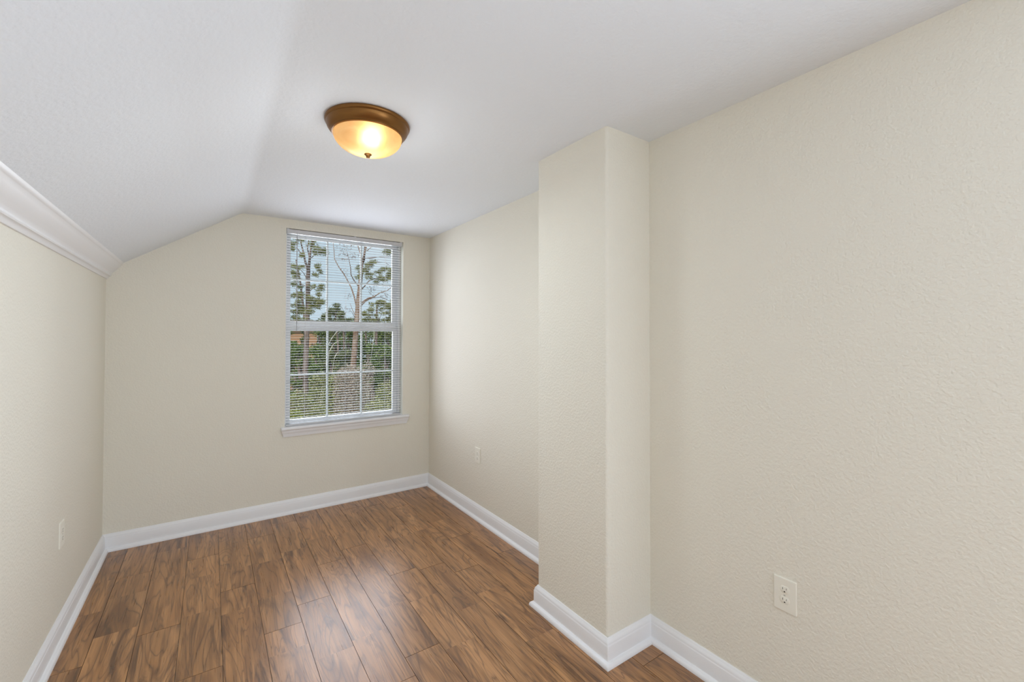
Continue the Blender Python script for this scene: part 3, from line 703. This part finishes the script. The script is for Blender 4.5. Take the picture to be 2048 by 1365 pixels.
wood = [(586, 684, 14, 25.0, m_leaf, 'green leafy tree under the tan house, left'), (640, 652, 20, 28.4, m_leaf, 'green leafy tree between the left pine and first bar'),
        (668, 644, 20, 31.6, m_needled, 'dark tree right of the first upright bar'), (697, 643, 18, 27.3, m_leaf, 'green tree behind the orange-brown trunk'), (733, 646, 20, 29.0, m_leaf, 'green tree behind the second upright bar'),
        (764, 648, 18, 32.2, m_leaf, 'bright green tree near the right edge of the window'), (787, 646, 16, 26.0, m_needled, 'dark tree at the right edge of the window'),
        (600, 690, 20, 18.6, m_leaf, 'lower green tree behind the dark left trunk'), (634, 690, 18, 21.0, m_leaf, 'lower green tree between left trunk and bar'), (665, 704, 16, 18.4, m_needled, 'lower dark tree in the middle panes'),
        (690, 700, 16, 20.9, m_needled, 'lower dark tree by the orange-brown trunk'), (742, 690, 16, 18.2, m_leaf, 'lower green tree right of second bar'), (772, 690, 18, 20.6, m_leaf, 'lower bright tree at the right panes'),
        (630, 730, 14, 17.6, m_leaf, 'small green tree right of the dark left trunk, low in the panes'),
        (607, 660, 8, 22.5, m_needled, 'narrow dark tree in front of the tan house, just left of the dark trunk'),
        (575, 650, 12, 29.0, m_leaf, 'leafy tree at the left edge of the window'), (806, 660, 14, 29.0, m_leaf, 'leafy tree half hidden by the right window edge')]
for u, v, ru, Y, m, lb in wood: tree(u, v, ru, Y, m, lb)

# the far edge of the wood, one band of foliage nobody could count
mb = MB(); Y = 46.0; s_ = pxs(Y); edge = [at(u, 641+5*sin(u*0.21)+4*sin(u*0.083+1), Y).z for u in range(330, 1050)]
for k in range(30000):
    i = rnd.randrange(720); p = at(330+i+rnd.random(), V0, Y); z0 = at(680, 730, Y).z
    leaf(mb, Vector((p.x, Y+rnd.uniform(-1.5, 1.5), z0+(edge[i]-z0)*rnd.random()**0.8)), rdir(0.2), 5*s_*rnd.uniform(0.6, 1.3), 1.5*s_, rnd.random()*0.8)
tag(mb.build('treeline', m_needled, tone=True), 'dark green far edge of the wood behind all the trees', 'tree line', kind='stuff')

# shrubs below the window
def shrub(u, v_top, ru, Y, m, label, n, Lpx, stem=m_twig, name='shrub', twiggy=0):
    s = pxs(Y, u); top = at(u, v_top, Y).z; root = root_at(name, u, Y, label, 'shrub', 'shrubs below the window'); f = foot(u, Y); r = ru*s
    mb = MB()
    for k in range(9+twiggy):
        a = rnd.uniform(0, 2*pi); q = rnd.uniform(0.3, 1.0); rr_ = r*rnd.uniform(0.2, 0.95)
        e = Vector((f.x+rr_*cos(a), Y+rr_*sin(a), GZ+(top-GZ)*(0.55+0.43*q)*(1-0.25*(rr_/r)**2)))
        mb.tube([(f.x+0.1*cos(a), Y+0.1*sin(a), GZ-0.05), (f.x+rr_*0.45*cos(a), Y+rr_*0.45*sin(a), (GZ+e.z)/2+0.2), e], [0.016, 0.009, 0.003], 4)
    part(mb, 'stems', stem, root)
    mb = MB(); zvis = at(u, 872, Y).z
    for k in range(n):
        a = rnd.uniform(0, 2*pi); rr_ = r*rnd.random()**0.5; cap = top-0.45*r*(rr_/r)**2*1.6
        low = max(GZ+0.1, zvis) if k % 8 else GZ+0.1
        z = low+(cap-low)*rnd.random()**0.8
        leaf(mb, Vector((f.x+rr_*cos(a), Y+rr_*sin(a), z)), rdir(0.2), Lpx*s*rnd.uniform(0.6, 1.4), Lpx*s*0.40, rnd.random())
    part(mb, 'foliage', m, root, tone=True)
shrub(700, 728, 32, 10.5, m_seed, 'tall dry beige shrub with feathery seed heads, below the middle panes', 8500, 2.8, m_dry, 'dry_shrub', 40)
shrub(735, 722, 15, 11.5, m_seed, 'thin dry beige shrub right of the second upright bar', 1800, 2.8, m_dry, 'dry_shrub', 25)
shrub(600, 778, 26, 9.5, m_oleaf, 'olive shrub below the dark left trunk', 3600, 3.0)
shrub(590, 818, 20, 8.6, m_yleaf, 'bright yellow-green shrub at the lower left window corner', 2600, 3.2)
shrub(640, 742, 22, 12.0, m_oleaf, 'yellow-olive shrub left of the dry beige shrub', 3200, 3.0)
shrub(668, 744, 12, 13.0, m_yleaf, 'small yellow-green shrub behind the dry beige shrub', 1200, 3.0)
shrub(640, 808, 20, 9.0, m_oleaf, 'low olive shrub in front at the first upright bar', 2600, 2.8)
shrub(780, 758, 28, 10.5, m_oleaf, 'olive green shrub at the lower right panes', 4200, 2.8)
shrub(755, 795, 26, 9.2, m_oleaf, 'low grey-olive shrub in front of the lower right panes', 3400, 2.6)
# bleached dead branches
for pts, lb in ((([(659, 703), (666, 690), (672, 685), (679, 682), (684, 684)]), 'pale bent dead branch in front of the dark trees'), (([(656, 692), (664, 676), (672, 666), (678, 660)]), 'pale straight dead branch beside the first upright bar'),
                (([(669, 716), (673, 708), (677, 704)]), 'short pale dead twig low in the middle panes'), (([(746, 686), (748, 676), (748, 664)]), 'short pale upright dead stem behind the right panes')):
    Y = 17.0; s = pxs(Y); r0 = at(pts[0][0], pts[0][1], Y)
    mb = MB(); p = path(pts, Y, 0.5); f = Vector((p[0].x-0.3, Y, GZ-0.05)); mb.tube([f, f.lerp(p[0], 0.55)+Vector((-0.1, 0, 0))]+p, [1.0*s, 0.9*s]+[0.75*s*(1-0.5*i/len(p)) for i in range(len(p))], 5)
    tag(mb.build('dead_branch', m_dry, smooth=True), lb, 'branch', 'dead branches among the trees')
# house far off to the left
hp0, hp1 = at(560, 700, 33), at(634, 655, 33)
ho = tag(empty('house', ((hp0.x+hp1.x)/2, 35, GZ)), 'tan-sided house glimpsed behind the trees at the left', 'house')
mb = MB(); mb.box(hp0.x, hp1.x, 33, 38, GZ-0.05, hp1.z); part(mb, 'wall', m_siding, ho)
mb = MB(); xm, zr = (hp0.x+hp1.x)/2, hp1.z
mb.loft([[(x, 32.6, zr), (x, 38.4, zr), (x, 35.5, zr+0.55)] for x in (hp0.x-0.3, hp1.x+0.3)]); part(mb, 'roof', m_roof, ho)
